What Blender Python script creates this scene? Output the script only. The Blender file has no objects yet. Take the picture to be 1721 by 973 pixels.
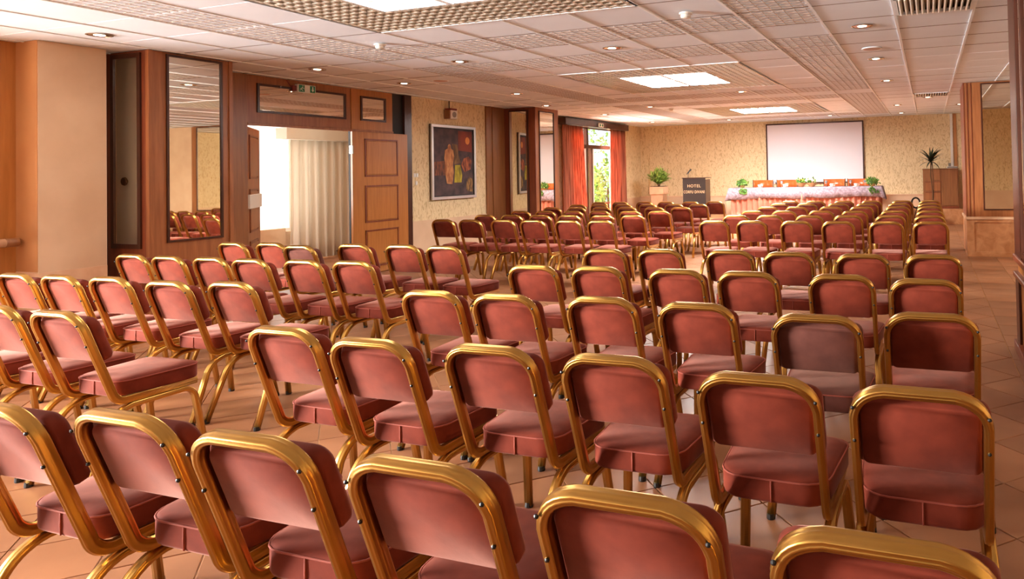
import bpy, bmesh, math, random
from mathutils import Vector, Matrix
random.seed(7)
C = bpy.context.scene.collection
S = bpy.context.scene

# ------------------------------------------------------------------ camera
cam_d = bpy.data.cameras.new('camera'); cam = bpy.data.objects.new('camera', cam_d); C.objects.link(cam)
S.camera = cam
F, CX, CY, YAW, PITCH, ROLL = 1170.2, 1149.5, 264.3, .3374, .01955, .02055
def cam_axes():
    f = Vector((-math.sin(YAW)*math.cos(PITCH), math.cos(YAW)*math.cos(PITCH), math.sin(PITCH)))
    r = Vector((math.cos(YAW), math.sin(YAW), 0)); d = f.cross(r)
    return (math.cos(ROLL)*r + math.sin(ROLL)*d, -math.sin(ROLL)*r + math.cos(ROLL)*d, f)
AR, AD, AF = cam_axes()
m = Matrix((AR, -AD, -AF)).transposed().to_4x4(); m.translation = Vector((0, 0, 1.45))
cam.matrix_world = m
cam_d.sensor_width = 36; cam_d.lens = F/1721*36
cam_d.shift_x = -(CX-860.5)/1721; cam_d.shift_y = -(486.5-CY)/1721
cam_d.clip_start = .05; cam_d.clip_end = 200
def project(x, y, z):           # used only to find which tiles are large in view
    v = Vector((x, y, z-1.45)); w = v.dot(AF)
    if w < .2: return None
    return CX+F*v.dot(AR)/w, CY+F*v.dot(AD)/w, w

# ------------------------------------------------------------------ world, view, lights
S.view_settings.view_transform = 'Standard'; S.view_settings.look = 'None'
S.view_settings.gamma = 1; S.view_settings.use_curve_mapping = False
S.view_settings.exposure = 0.08
wd = bpy.data.worlds.new('world'); S.world = wd; wd.use_nodes = True
bg = wd.node_tree.nodes['Background']; bg.inputs[0].default_value = (.82, .91, 1, 1); bg.inputs[1].default_value = 1.3
def area(name, loc, rot, sx, sy, power, col=(1, .86, .7), shape='RECTANGLE', spread=180):
    d = bpy.data.lights.new(name, 'AREA'); d.shape = shape; d.size = sx
    if shape == 'RECTANGLE': d.size_y = sy
    d.energy = power; d.color = col; d.spread = math.radians(spread)
    o = bpy.data.objects.new(name, d); C.objects.link(o); o.location = loc; o.rotation_euler = rot
    return o
R90 = math.pi/2
area('window_and_fill_light', (-12.5, -3.2, 2.1), Vector((1, .56, -.05)).to_track_quat('-Z', 'Y').to_euler(), 3.0, 2.2, 6800, (1, .97, .93))   # daylight through the long window on the left, behind the camera
area('corridor_fill', (-9.9, 6.2, 1.7), Vector((1, .5, -.05)).to_track_quat('-Z', 'Y').to_euler(), 1.2, 1.6, 150, (1, .98, .95))     # added unseen lamp in the corridor, for side light through the doorway
area('window_and_fill_light', (-2.5, -3.3, 1.3), (R90, 0, 0), 7.0, 2.2, 40, (1, .97, .93))             # added fill light at the back wall, which has no windows
area('doorway_light', (-10.98, 8.8, 1.5), (0, -R90, 0), 1.8, 1.7, 60, (1, .99, .98))           # corridor window
area('garden_light', (-9.9, 15.9, 3.7), Vector((.75, .12, -.65)).to_track_quat('-Z', 'Y').to_euler(), 2.4, 2.0, 2300, (1, .98, .93))
area('added_uplight', (-9.4, 15.9, .05), Vector((.8, .05, .6)).to_track_quat('-Z', 'Y').to_euler(), 2.4, 1.6, 650, (1, .97, .9))   # added lamp outside the garden door, brightens the far ceiling like terrace bounce
area('added_uplight', (-9.4, .4, .1), Vector((.9, .3, .5)).to_track_quat('-Z', 'Y').to_euler(), 3.5, 1.4, 500, (1, .97, .92))   # second added uplight, outside the long window, for the near ceiling   # garden_light: open sky above the garden door
for yy, pw in ((3.7925, 40), (9.5080, 270), (15.2231, 560)):
    for sx in (-1, 1):          # one lamp behind each quarter of the lit panel
        for sy in (-1, 1): area('ceiling_light_lamp', (-3.4155+sx*.3175, yy+sy*.3175, 2.777), (0, 0, 0), .6, .6, pw/4, (1, .98, .95))
sun = bpy.data.lights.new('sun', 'SUN'); sun.energy = 5.0; sun.angle = .02; sun.color = (1, .93, .8)
so = bpy.data.objects.new('sun', sun); C.objects.link(so)
so.rotation_euler = Vector((.5, .4, -1.5)).to_track_quat('-Z', 'Y').to_euler()

# ------------------------------------------------------------------ materials
def lin(c): return tuple(((v/255+.055)/1.055)**2.4 if v > 10 else v/255/12.92 for v in c)
def mat(name, rgb, rough=.6, metal=0, spec=.5, **k):
    m = bpy.data.materials.new(name); m.use_nodes = True
    b = m.node_tree.nodes['Principled BSDF']
    b.inputs['Base Color'].default_value = (*lin(rgb), 1); b.inputs['Roughness'].default_value = rough
    b.inputs['Metallic'].default_value = metal; b.inputs['Specular IOR Level'].default_value = spec
    for a, v in k.items():
        b.inputs[a.replace('_', ' ')].default_value = v
    return m
def noise_mat(name, c1, c2, scale=(1, 1, 1), nscale=5, detail=4, rough=.6, metal=0, bump=0, bscale=None, bdist=.01, spec=.5, lo=.35, hi=.65, dist=0, **k):
    m = mat(name, c1, rough, metal, spec, **k); t = m.node_tree; b = t.nodes['Principled BSDF']
    tc = t.nodes.new('ShaderNodeTexCoord'); mp = t.nodes.new('ShaderNodeMapping'); mp.inputs['Scale'].default_value = scale
    t.links.new(tc.outputs['Object'], mp.inputs[0])
    n = t.nodes.new('ShaderNodeTexNoise'); n.inputs['Scale'].default_value = nscale; n.inputs['Detail'].default_value = detail
    n.inputs['Distortion'].default_value = dist
    t.links.new(mp.outputs[0], n.inputs[0])
    r = t.nodes.new('ShaderNodeValToRGB'); r.color_ramp.elements[0].position = lo; r.color_ramp.elements[1].position = hi
    r.color_ramp.elements[0].color = (*lin(c1), 1); r.color_ramp.elements[1].color = (*lin(c2), 1)
    t.links.new(n.outputs[0], r.inputs[0]); t.links.new(r.outputs[0], b.inputs['Base Color'])
    if bump:
        n2 = t.nodes.new('ShaderNodeTexNoise'); n2.inputs['Scale'].default_value = bscale or nscale; n2.inputs['Detail'].default_value = 3
        t.links.new(mp.outputs[0], n2.inputs[0])
        bp = t.nodes.new('ShaderNodeBump'); bp.inputs['Strength'].default_value = bump; bp.inputs['Distance'].default_value = bdist
        t.links.new(n2.outputs[0], bp.inputs['Height']); t.links.new(bp.outputs[0], b.inputs['Normal'])
    return m
def emis(name, rgb, s):
    m = mat(name, rgb); b = m.node_tree.nodes['Principled BSDF']
    b.inputs['Emission Color'].default_value = (*lin(rgb), 1); b.inputs['Emission Strength'].default_value = s
    return m
def wood(name, c1, c2, rough=.35):
    return noise_mat(name, c1, c2, (9, 9, .7), 3, 6, rough, lo=.3, hi=.7, dist=.6, bump=.08, bdist=.003)
M = {}
M['velvet'] = noise_mat('rose_velvet', (102, 37, 22), (126, 51, 33), nscale=9, detail=5, rough=.85, bump=.15, bscale=40, bdist=.002, spec=.2,
                        Sheen_Weight=.5, Sheen_Roughness=.3, Sheen_Tint=(*lin((250, 190, 172)), 1))
M['velvet_brown'] = noise_mat('brown_velvet', (84, 44, 36), (106, 60, 50), nscale=9, detail=5, rough=.85, bump=.15, bscale=40, bdist=.002, spec=.2,
                        Sheen_Weight=.5, Sheen_Roughness=.4, Sheen_Tint=(*lin((225, 170, 150)), 1))
M['gold'] = noise_mat('gold_anodised', (188, 142, 70), (206, 160, 86), nscale=3, rough=.3, metal=1)
M['piping'] = mat('velvet_piping', (150, 68, 50), .8)
M['black'] = mat('black_plastic', (22, 18, 16), .4)
M['stucco'] = None
def stucco():
    m = mat('stucco', (226, 190, 138), .85, spec=.25); t = m.node_tree; b = t.nodes['Principled BSDF']
    tc = t.nodes.new('ShaderNodeTexCoord'); mp = t.nodes.new('ShaderNodeMapping'); mp.inputs['Scale'].default_value = (1, 1, .38)
    t.links.new(tc.outputs['Object'], mp.inputs[0])
    n = t.nodes.new('ShaderNodeTexNoise'); n.inputs['Scale'].default_value = 26; n.inputs['Detail'].default_value = 3; n.inputs['Distortion'].default_value = 1.4
    t.links.new(mp.outputs[0], n.inputs[0])
    r = t.nodes.new('ShaderNodeValToRGB'); r.color_ramp.elements[0].position = .36; r.color_ramp.elements[1].position = .5
    r.color_ramp.elements[0].color = (*lin((206, 178, 134)), 1); r.color_ramp.elements[1].color = (*lin((234, 212, 170)), 1)
    t.links.new(n.outputs[0], r.inputs[0]); t.links.new(r.outputs[0], b.inputs['Base Color'])
    bp = t.nodes.new('ShaderNodeBump'); bp.inputs['Strength'].default_value = .9; bp.inputs['Distance'].default_value = .016
    t.links.new(n.outputs[0], bp.inputs['Height']); t.links.new(bp.outputs[0], b.inputs['Normal'])
    return m
M['stucco'] = stucco()
M['plaster'] = noise_mat('peach_plaster', (216, 180, 146), (224, 190, 156), nscale=3, rough=.7)
M['brown_and_shade'] = noise_mat('tan_and_shade_plaster', (182, 122, 72), (190, 132, 80), nscale=3, rough=.7)  # tan of the duct strip, and shade painted on the pillar's near side
M['marble'] = noise_mat('peach_stone', (190, 128, 82), (214, 156, 110), nscale=6, detail=8, rough=.35, dist=1.0)
M['marble_light'] = noise_mat('pale_stone', (222, 176, 140), (235, 196, 160), nscale=6, detail=8, rough=.35)
M['wood'] = wood('warm_wood', (138, 80, 42), (168, 104, 60))
M['wood_light'] = wood('honey_wood', (166, 102, 46), (186, 120, 60), .3)
M['wood_red'] = wood('red_brown_wood', (112, 50, 26), (136, 66, 36))
M['wood_dark'] = wood('dark_wood', (52, 22, 12), (74, 34, 20), .28)
M['wood_mid'] = wood('brown_wood', (132, 82, 46), (156, 100, 58))
M['niche'] = mat('black_niche', (14, 9, 7), .6)
M['mirror'] = mat('mirror_glass', (232, 222, 206), .015, 1)
M['tile'] = noise_mat('ceiling_tile', (232, 239, 248), (237, 244, 253), nscale=2, rough=.8, bump=.06, bscale=60, bdist=.002)
M['tbar'] = mat('ceiling_bar', (248, 252, 255), .5)
M['seam'] = mat('ceiling_seam', (104, 80, 64), .8)
M['wire'] = mat('mesh_wire', (186, 166, 152), .5)
M['louver'] = mat('louver_metal', (226, 218, 202), .4, .2)
M['plenum'] = mat('dark_plenum', (170, 146, 116), .8)
M['white'] = mat('white_plastic', (232, 226, 216), .4)
M['chrome'] = mat('chrome', (214, 206, 196), .16, 1)
M['diffuser'] = emis('light_diffuser', (255, 252, 240), 1.5)
M['bulb'] = emis('lamp_bulb', (255, 244, 220), 6)
M['grout'] = noise_mat('floor_grout', (176, 132, 92), (196, 152, 110), nscale=8, rough=.8)
def floor_mat():
    m = noise_mat('terracotta_tile', (144, 94, 62), (176, 122, 86), nscale=1.6, detail=8, rough=.42, lo=.3, hi=.72, spec=.5, bump=.12, bscale=5, bdist=.004)
    t = m.node_tree; b = t.nodes['Principled BSDF']
    tc = t.nodes.new('ShaderNodeObjectInfo'); mx = t.nodes.new('ShaderNodeMix'); mx.data_type = 'RGBA'; mx.blend_type = 'MULTIPLY'
    rr = t.nodes.new('ShaderNodeValToRGB'); rr.color_ramp.elements[0].color = (.82, .82, .82, 1); rr.color_ramp.elements[1].color = (1.08, 1.05, 1.02, 1)
    t.links.new(tc.outputs['Random'], rr.inputs[0])
    src = b.inputs['Base Color'].links[0].from_socket
    mx.inputs[0].default_value = 1
    t.links.new(src, mx.inputs[6]); t.links.new(rr.outputs[0], mx.inputs[7]); t.links.new(mx.outputs[2], b.inputs['Base Color'])
    return m
M['floor'] = floor_mat()
M['screen'] = mat('projection_screen', (238, 232, 238), .75)
M['lilac'] = noise_mat('lilac_cloth', (118, 98, 106), (158, 140, 150), nscale=22, detail=6, rough=.85)
M['pink'] = noise_mat('salmon_skirt', (222, 140, 114), (230, 154, 128), nscale=4, rough=.8)
M['sheer'] = mat('sheer_curtain', (250, 248, 244), .9); M['cream'] = mat('cream_curtain', (240, 234, 222), .9)
for k in ('sheer', 'cream'):
    t = M[k].node_tree; b = t.nodes['Principled BSDF']; tr = t.nodes.new('ShaderNodeBsdfTranslucent')
    tr.inputs[0].default_value = b.inputs['Base Color'].default_value
    mx = t.nodes.new('ShaderNodeMixShader'); mx.inputs[0].default_value = .6 if k == 'sheer' else .4
    t.links.new(b.outputs[0], mx.inputs[1]); t.links.new(tr.outputs[0], mx.inputs[2])
    t.links.new(mx.outputs[0], t.nodes['Material Output'].inputs[0])
def drape_mat():
    m = noise_mat('striped_drape', (100, 44, 34), (206, 126, 92), (30, 30, .3), 2.2, 2, .8, lo=.35, hi=.6)
    t = m.node_tree; b = t.nodes['Principled BSDF']; tr = t.nodes.new('ShaderNodeBsdfTranslucent')
    tr.inputs[0].default_value = (*lin((236, 120, 60)), 1)
    mx = t.nodes.new('ShaderNodeMixShader'); mx.inputs[0].default_value = .2
    t.links.new(b.outputs[0], mx.inputs[1]); t.links.new(tr.outputs[0], mx.inputs[2])
    t.links.new(mx.outputs[0], t.nodes['Material Output'].inputs[0])
    return m
M['drape'] = drape_mat()
M['glass'] = mat('window_glass', (255, 255, 255), .02, Transmission_Weight=1.0, IOR=1.02)
g_ = M['glass'].node_tree; gm = g_.nodes.new('ShaderNodeMixShader'); gt = g_.nodes.new('ShaderNodeBsdfTransparent'); gg = g_.nodes.new('ShaderNodeBsdfGlossy'); gg.inputs['Roughness'].default_value = .02
gm.inputs[0].default_value = .05
g_.links.new(gt.outputs[0], gm.inputs[1]); g_.links.new(gg.outputs[0], gm.inputs[2]); g_.links.new(gm.outputs[0], g_.nodes['Material Output'].inputs[0])
M['tumbler'] = mat('drinking_glass', (250, 250, 250), .03, Transmission_Weight=.9, IOR=1.2)
M['leaf'] = noise_mat('green_leaf', (58, 98, 34), (120, 158, 60), nscale=7, rough=.5)
M['leaf_light'] = noise_mat('light_leaf', (120, 160, 62), (176, 204, 96), nscale=7, rough=.5)
M['leaf_dark'] = noise_mat('dark_leaf', (40, 52, 36), (86, 98, 70), nscale=7, rough=.45)
M['bark'] = mat('stem_brown', (96, 66, 40), .8)
M['soil'] = mat('soil', (60, 42, 30), .95)
M['sign_board'] = mat('dark_board', (42, 30, 26), .5)
M['letters'] = mat('cream_letters', (216, 180, 140), .5)
M['silver'] = mat('silver_frame', (196, 190, 188), .35, .6)
M['steel'] = mat('grey_metal', (150, 140, 130), .35, .8)
M['green'] = emis('sign_green', (28, 96, 60), .15)
M['red'] = mat('red_plastic', (120, 34, 28), .5)
M['orange_wood'] = wood('orange_wood', (184, 84, 34), (204, 102, 46), .3)
M['ceramic'] = mat('white_ceramic', (245, 240, 232), .2)
M['basket'] = mat('wicker', (190, 140, 90), .7)
M['paving'] = noise_mat('garden_paving', (190, 180, 160), (210, 200, 180), nscale=3, rough=.9)
M['bright_side'] = mat('brightened_plaster', (240, 234, 224), .8)  # albedo raised to stand in for light on the hidden pillar side

# ------------------------------------------------------------------ mesh helpers
def link(name, bm, m, parent=None, smooth=False, loc=None):
    me = bpy.data.meshes.new(name); bm.normal_update(); bm.to_mesh(me); bm.free()
    if isinstance(m, str): m = M[m]
    me.materials.append(m)
    if smooth:
        for p in me.polygons: p.use_smooth = True
    o = bpy.data.objects.new(name, me); C.objects.link(o)
    if parent: o.parent = parent
    if loc: o.location = loc
    return o
def box(bm, x0, x1, y0, y1, z0, z1, bev=0):
    vs = [bm.verts.new((x, y, z)) for x in (x0, x1) for y in (y0, y1) for z in (z0, z1)]
    fs = [bm.faces.new([vs[i] for i in q]) for q in ((0, 1, 3, 2), (4, 6, 7, 5), (0, 4, 5, 1), (2, 3, 7, 6), (0, 2, 6, 4), (1, 5, 7, 3))]
    if bev:
        es = list({e for f in fs for e in f.edges})
        bmesh.ops.bevel(bm, geom=es, offset=bev, segments=1, affect='EDGES')
def boxes(name, bl, m, parent=None, bev=0):
    bm = bmesh.new()
    for b in bl: box(bm, *b, bev=bev)
    return link(name, bm, m, parent)
def corner_path(pts, radii, n=6):
    out = [Vector(pts[0])]
    for i in range(1, len(pts)-1):
        p, a, b = Vector(pts[i]), Vector(pts[i-1]), Vector(pts[i+1]); r = radii[i-1]
        u, v = (a-p).normalized(), (b-p).normalized(); ang = u.angle(v)
        t = min(r/math.tan(ang/2), (a-p).length*.49, (b-p).length*.49)
        s, e = p+u*t, p+v*t
        for k in range(n+1):
            q = k/n; out.append((1-q)**2*s + 2*q*(1-q)*(p*.72+(s+e)*.14) + q*q*e)
    out.append(Vector(pts[-1])); return out
def tube(bm, pts, r, seg=8, flute=0, lobes=6, cap=True, radii=None, flat=None):
    pts = [Vector(p) for p in pts]; rings = []; nrm = None
    for i, p in enumerate(pts):
        t = (pts[min(i+1, len(pts)-1)]-pts[max(i-1, 0)]).normalized()
        if nrm is None:
            nrm = t.orthogonal().normalized() if abs(t.x) > .9 else (Vector((1, 0, 0))-t*t.x).normalized()
        else: nrm = (nrm-t*nrm.dot(t)).normalized()
        b = t.cross(nrm); ring = []; rr0 = radii[i] if radii else r
        for k in range(seg):
            a = 2*math.pi*k/seg; rr = rr0*(1+flute*math.cos(lobes*a))
            if flat:            # wide ribbed section; flat = (direction of depth, stretch)
                fd, st = flat; fd = (fd-t*fd.dot(t)).normalized(); fb = t.cross(fd)
                sq = 1/max(abs(math.cos(a))**3+abs(math.sin(a))**3, .01)**(1/3)
                ring.append(bm.verts.new(p+(fd*math.cos(a)*st+fb*math.sin(a))*rr*sq)); continue
            ring.append(bm.verts.new(p+nrm*math.cos(a)*rr+b*math.sin(a)*rr))
        rings.append(ring)
    for a, b in zip(rings, rings[1:]):
        for k in range(seg): bm.faces.new((a[k], a[(k+1) % seg], b[(k+1) % seg], b[k]))
    if cap:
        bm.faces.new(rings[0][::-1]); bm.faces.new(rings[-1])
def lathe(bm, prof, seg=20, c=(0, 0, 0), M_=None):
    rings = []
    for r, z in prof:
        ring = []
        for k in range(seg):
            a = 2*math.pi*k/seg; v = Vector((r*math.cos(a), r*math.sin(a), z))
            if M_: v = M_ @ v
            ring.append(bm.verts.new(v+Vector(c)))
        rings.append(ring)
    for a, b in zip(rings, rings[1:]):
        for k in range(seg): bm.faces.new((a[k], a[(k+1) % seg], b[(k+1) % seg], b[k]))
    bm.faces.new(rings[0][::-1]); bm.faces.new(rings[-1])
def rrect(hw0, hw1, y0, y1, r0, r1, n=5):          # rounded outline, half width hw0 at y0 and hw1 at y1
    out = []
    for cx, cy, r, a0 in ((hw0-r0, y0+r0, r0, -90), (hw1-r1, y1-r1, r1, 0), (-hw1+r1, y1-r1, r1, 90), (-hw0+r0, y0+r0, r0, 180)):
        for k in range(n+1):
            a = math.radians(a0+90*k/n); out.append((cx+r*math.cos(a), cy+r*math.sin(a)))
    return out
def stack(bm, outline, levels, tf, crown=0):       # levels: (height, inset); tf maps (u, v, h) to a point
    cu = sum(p[0] for p in outline)/len(outline); cv = sum(p[1] for p in outline)/len(outline); rings = []
    for h, ins in levels:
        ring = []
        for u, v in outline:
            d = Vector((u-cu, v-cv)); L = d.length; d = d*((L-ins)/L); ring.append(bm.verts.new(tf(cu+d.x, cv+d.y, h)))
        rings.append(ring)
    n = len(outline)
    for a, b in zip(rings, rings[1:]):
        for k in range(n): bm.faces.new((a[k], a[(k+1) % n], b[(k+1) % n], b[k]))
    bm.faces.new(rings[0][::-1])
    c = bm.verts.new(tf(cu, cv, levels[-1][0]+crown))
    for k in range(n): bm.faces.new((rings[-1][k], rings[-1][(k+1) % n], c))
def empty(name, loc=(0, 0, 0), rz=0):
    o = bpy.data.objects.new(name, None); C.objects.link(o); o.location = loc; o.rotation_euler = (0, 0, rz); o.empty_display_size = .1
    return o
def tag(o, label, cat, group=None):
    o['label'] = label; o['category'] = cat
    if group: o['group'] = group
    return o
def thing(name, label, cat, loc=(0, 0, 0), rz=0, group=None): return tag(empty(name, loc, rz), label, cat, group)
def struct(o): o['kind'] = 'structure'; return o
def copy_tree(o, parent=None):
    c = o.copy(); C.objects.link(c)
    if parent: c.parent = parent
    for ch in list(o.children): copy_tree(ch, c)
    return c

# ------------------------------------------------------------------ setting
T = .6*1.45/1.37; X0 = -.2403; Y0 = 6.3324; H = 2.769
gx = lambda i: X0+T*i
gy = lambda j: Y0+T*j
XL, XR, YB, YE = -8.0, 4.2, -3.5, 18.95
DADO = .71
def wall_obj(name, upper, lower=None, ledge=None):
    o = struct(boxes(name, upper, 'stucco'))
    if lower: boxes('dado', lower, 'plaster', o)
    if ledge: boxes('dado_cap', ledge, 'marble_light', o)
    return o
# left wall: openings for the doorway (Y 6.35-7.98) and the garden door (Y 14.6-17.2) and the window behind the camera
wl = wall_obj('wall_left', [(-8.2, -8, 9.25, 14.6, DADO, 2.9), (-8.2, -8, 14.6, 17.2, 2.62, 2.9), (-8.2, -8, 17.2, 19.1, DADO, 2.9)],
              [(-8.2, -7.985, 9.25, 14.6, .07, DADO), (-8.2, -7.985, 17.2, 18.95, .07, DADO)])
boxes('plain_plaster', [(-8.2, -8, YB, -2.4, 0, 2.9), (-8.2, -8, 3.3, 5.75, 0, 2.9), (-8.2, -8, -2.4, 3.3, 0, .5), (-8.2, -8, -2.4, 3.3, 2.6, 2.9),
                        (-8.2, -8, 6.35, 9.25, 2.3, 2.9), (-8.015, -8.005, 8.03, 9.25, 0, 2.9)], 'plaster', wl)
struct(boxes('baseboard_left', [(-8, -7.975, 9.28, 11.3, 0, .08), (-8, -7.975, 12.9, 14.6, 0, .08), (-8, -7.975, 17.2, 18.9, 0, .08)], 'niche'))
we = wall_obj('wall_end', [(-8.2, 4.4, 18.95, 19.15, DADO, 2.9), (-7.72, -7.2, 18.91, 18.95, DADO, 2.769)],
              [(-8.0, 4.2, 18.85, 19.15, 0, DADO)], [(-8.0, 4.2, 18.83, 19.0, DADO, DADO+.02)])
wb = wall_obj('wall_back', [(XL, XR, -3.7, -3.5, DADO, 2.9)], [(XL, XR, -3.7, -3.48, 0, DADO)])
wr = wall_obj('wall_right', [(XR, XR+.2, YB, 19.1, DADO, 2.9)], [(XR-.02, XR+.2, YB, 19.1, 0, DADO)])
# alcove partition beside the camera on the right: Y 4.2-6.03
wp = wall_obj('wall_partition', [(.95, XR, 5.0, 6.02, .84, H)], [(.95, XR, 4.98, 6.03, 0, .84)])
# painted pillar on the left
pp = struct(boxes('wall_pillar', [(-8.0, -7.66, 4.04, 4.60, .64, H)], 'plaster'))
boxes('dado', [(-8.0, -7.652, 4.03, 4.60, 0, .64)], 'marble_light', pp)
boxes('side_facing', [(-8.0, -7.665, 4.035, 4.06, .65, H)], 'brown_and_shade', pp)  # near side in shade: the shading is put into a browner plaster
boxes('side_facing', [(-8.0, -7.665, 4.60, 4.605, .0, H)], 'bright_side', pp)  # whitened to make up for the little light in this gap
boxes('side_facing', [(-7.99, -7.975, 3.88, 4.035, .0, H)], 'wood_light', pp)
struct(boxes('wall_niche', [(-8.2, -7.995, 8.86, 9.10, 0, H)], 'niche'))
struct(boxes('trim_1', [(-8.1, -7.955, 9.10, 9.26, 0, H)], 'wood_dark'))
struct(boxes('trim_2', [(-8.1, -7.97, 11.32, 11.93, 0, H), (-7.97, -7.955, 11.5, 11.56, 0, H)], 'wood_mid'))

t = thing('wall_knob', 'dark round hook seen in the narrow left mirror', 'fitting', (-7.84, 4.605, 1.46))  # dark spot of unknown kind, modelled as a small knob
bm = bmesh.new(); lathe(bm, [(.02, 0), (.02, .01), (.045, .02), (.04, .035), (.01, .04)], 16, (0, 0, 0), Matrix.Rotation(-R90, 3, 'X')); link('knob_disc', bm, 'bark', t)

# ceiling ----------------------------------------------------------
ceil = struct(boxes('ceiling', [(-8.2, 4.4, -3.7, 19.15, 2.83, 2.93)], 'plenum'))
def ring_of(j0):      # louvre block spans i -7..-3, j j0..j0+4
    lou = {(i, j) for i in range(-7, -3) for j in range(j0, j0+4)}
    mesh = {(i, j) for i in range(-9, -1) for j in (j0-2, j0+5)} | {(i, j) for i in (-9, -2) for j in range(j0-2, j0+6)}
    return lou, mesh
LOU, MESH = set(), set()
for j0 in (-6, 3, 12):
    a, b = ring_of(j0); LOU |= a; MESH |= b
VENT = {(0, -1), (0, 11)}
bm = bmesh.new(); box(bm, -.306, .306, -.313, .313, 0, .016, .003); tile_me = bpy.data.meshes.new('ceiling_tile'); bm.to_mesh(tile_me); bm.free(); tile_me.materials.append(M['tile'])
cells = []
rest = bmesh.new()
for i in range(-13, 8):
    for j in range(-16, 21):
        if (i, j) in LOU or (i, j) in VENT: continue
        x0, x1, y0, y1 = gx(i), gx(i+1), gy(j), gy(j+1)
        if x1 < XL+.05 or y1 < YB or x0 > XR or y0 > YE: continue
        full = x0 >= XL and y0 >= YB and x1 <= XR and y1 <= YE
        cx, cy = (x0+x1)/2, (y0+y1)/2
        p = project(cx, cy, H); a = 0
        if p and -60 < p[0] < 1790 and p[1] > -60: a = 1/p[2]**2
        if full: cells.append((a, i, j, cx, cy))
        else: box(rest, max(x0+.012, XL), min(x1-.012, XR), max(y0+.004, YB), min(y1-.004, YE), H+.003, H+.018)
cells.sort(reverse=True)
nt = 0
for a, i, j, cx, cy in cells:
    if a > 0 and nt < 290:
        o = bpy.data.objects.new('ceiling_tile', tile_me); C.objects.link(o); o.parent = ceil
        o.location = (cx, cy, H+.003+random.uniform(-.001, .0015)); nt += 1
    else: box(rest, cx-.306, cx+.306, cy-.313, cy+.313, H+.003, H+.018)
o = link('ceiling_tile', rest, 'tile', ceil); o['kind'] = 'stuff'
bars = [(gx(i)-.011, gx(i)+.011, YB, YE, H-.006, H+.006) for i in range(-12, 7)]
def in_lou(i, j): return (i, j) in LOU
bl = []
for x0, x1, y0, y1, z0, z1 in bars:
    i = round((x0+.011-X0)/T)
    if -7 < i < -3:
        segs = []; y = YB
        for j0 in (-6, 3, 12): segs.append((y, gy(j0))); y = gy(j0+4)
        segs.append((y, YE))
        bl += [(x0, x1, a, b, z0, z1) for a, b in segs if b > a]
    else: bl.append((x0, x1, y0, y1, z0, z1))
boxes('ceiling_bar', bl, 'tbar', ceil)
boxes('ceiling_seam', [(XL, XR, gy(j)-.008, gy(j)+.008, H+.002, H+.010) for j in range(-15, 20) if not any(j0 < j < j0+4 for j0 in (-6, 3, 12))], 'seam', ceil)
# wire mesh panels that hang under some of the tiles
bm = bmesh.new(); n = 7
for k in range(n):
    q = -T/2+T*(k+.5)/n
    box(bm, q-.0025, q+.0025, -T/2+.01, T/2-.01, -.007, -.0035); box(bm, -T/2+.01, T/2-.01, q-.0025, q+.0025, -.006, -.003)
wm = bpy.data.meshes.new('mesh_panel'); bm.to_mesh(wm); bm.free(); wm.materials.append(M['wire'])
for i, j in sorted(MESH):
    if gy(j+1) > YE or gy(j) < YB: continue
    o = bpy.data.objects.new('mesh_panel', wm); C.objects.link(o); o.parent = ceil; o.location = (gx(i)+T/2, gy(j)+T/2, H+.003)

# louvred ceiling lights
def louver_mesh():
    bm = bmesh.new(); n = 7
    for k in range(n):
        q = -T/2+T*(k+.5)/n
        for ax in (0, 1):
            w0, w1 = .013, .003
            pts = [(q-w0, -.004), (q+w0, -.004), (q+w1, .045), (q-w1, .045)]
            vs = []
            for e in (-T/2, T/2):
                vs.append([bm.verts.new((p, e, z) if ax == 0 else (e, p, z)) for p, z in pts])
            for a in range(4): bm.faces.new((vs[0][a], vs[0][(a+1) % 4], vs[1][(a+1) % 4], vs[1][a]))
            bm.faces.new(vs[0][::-1]); bm.faces.new(vs[1])
    me = bpy.data.meshes.new('louver_panel'); bm.normal_update(); bm.to_mesh(me); bm.free(); me.materials.append(M['louver']); return me
lm = louver_mesh()
bm = bmesh.new()
box(bm, -T/2+.012, T/2-.012, -T/2+.012, T/2-.012, .012, .022)
dm = bpy.data.meshes.new('diffuser'); bm.to_mesh(dm); bm.free(); dm.materials.append(M['diffuser'])
bm = bmesh.new()
for k in range(1, 4):
    q = -T/2+T*k/4
    box(bm, q-.007, q+.007, -T/2+.012, T/2-.012, -.006, .0)
box(bm, -T/2+.012, T/2-.012, -.007, .007, -.006, .0)
dg = bpy.data.meshes.new('diffuser_rib'); bm.to_mesh(dg); bm.free(); dg.materials.append(M['white'])
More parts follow.
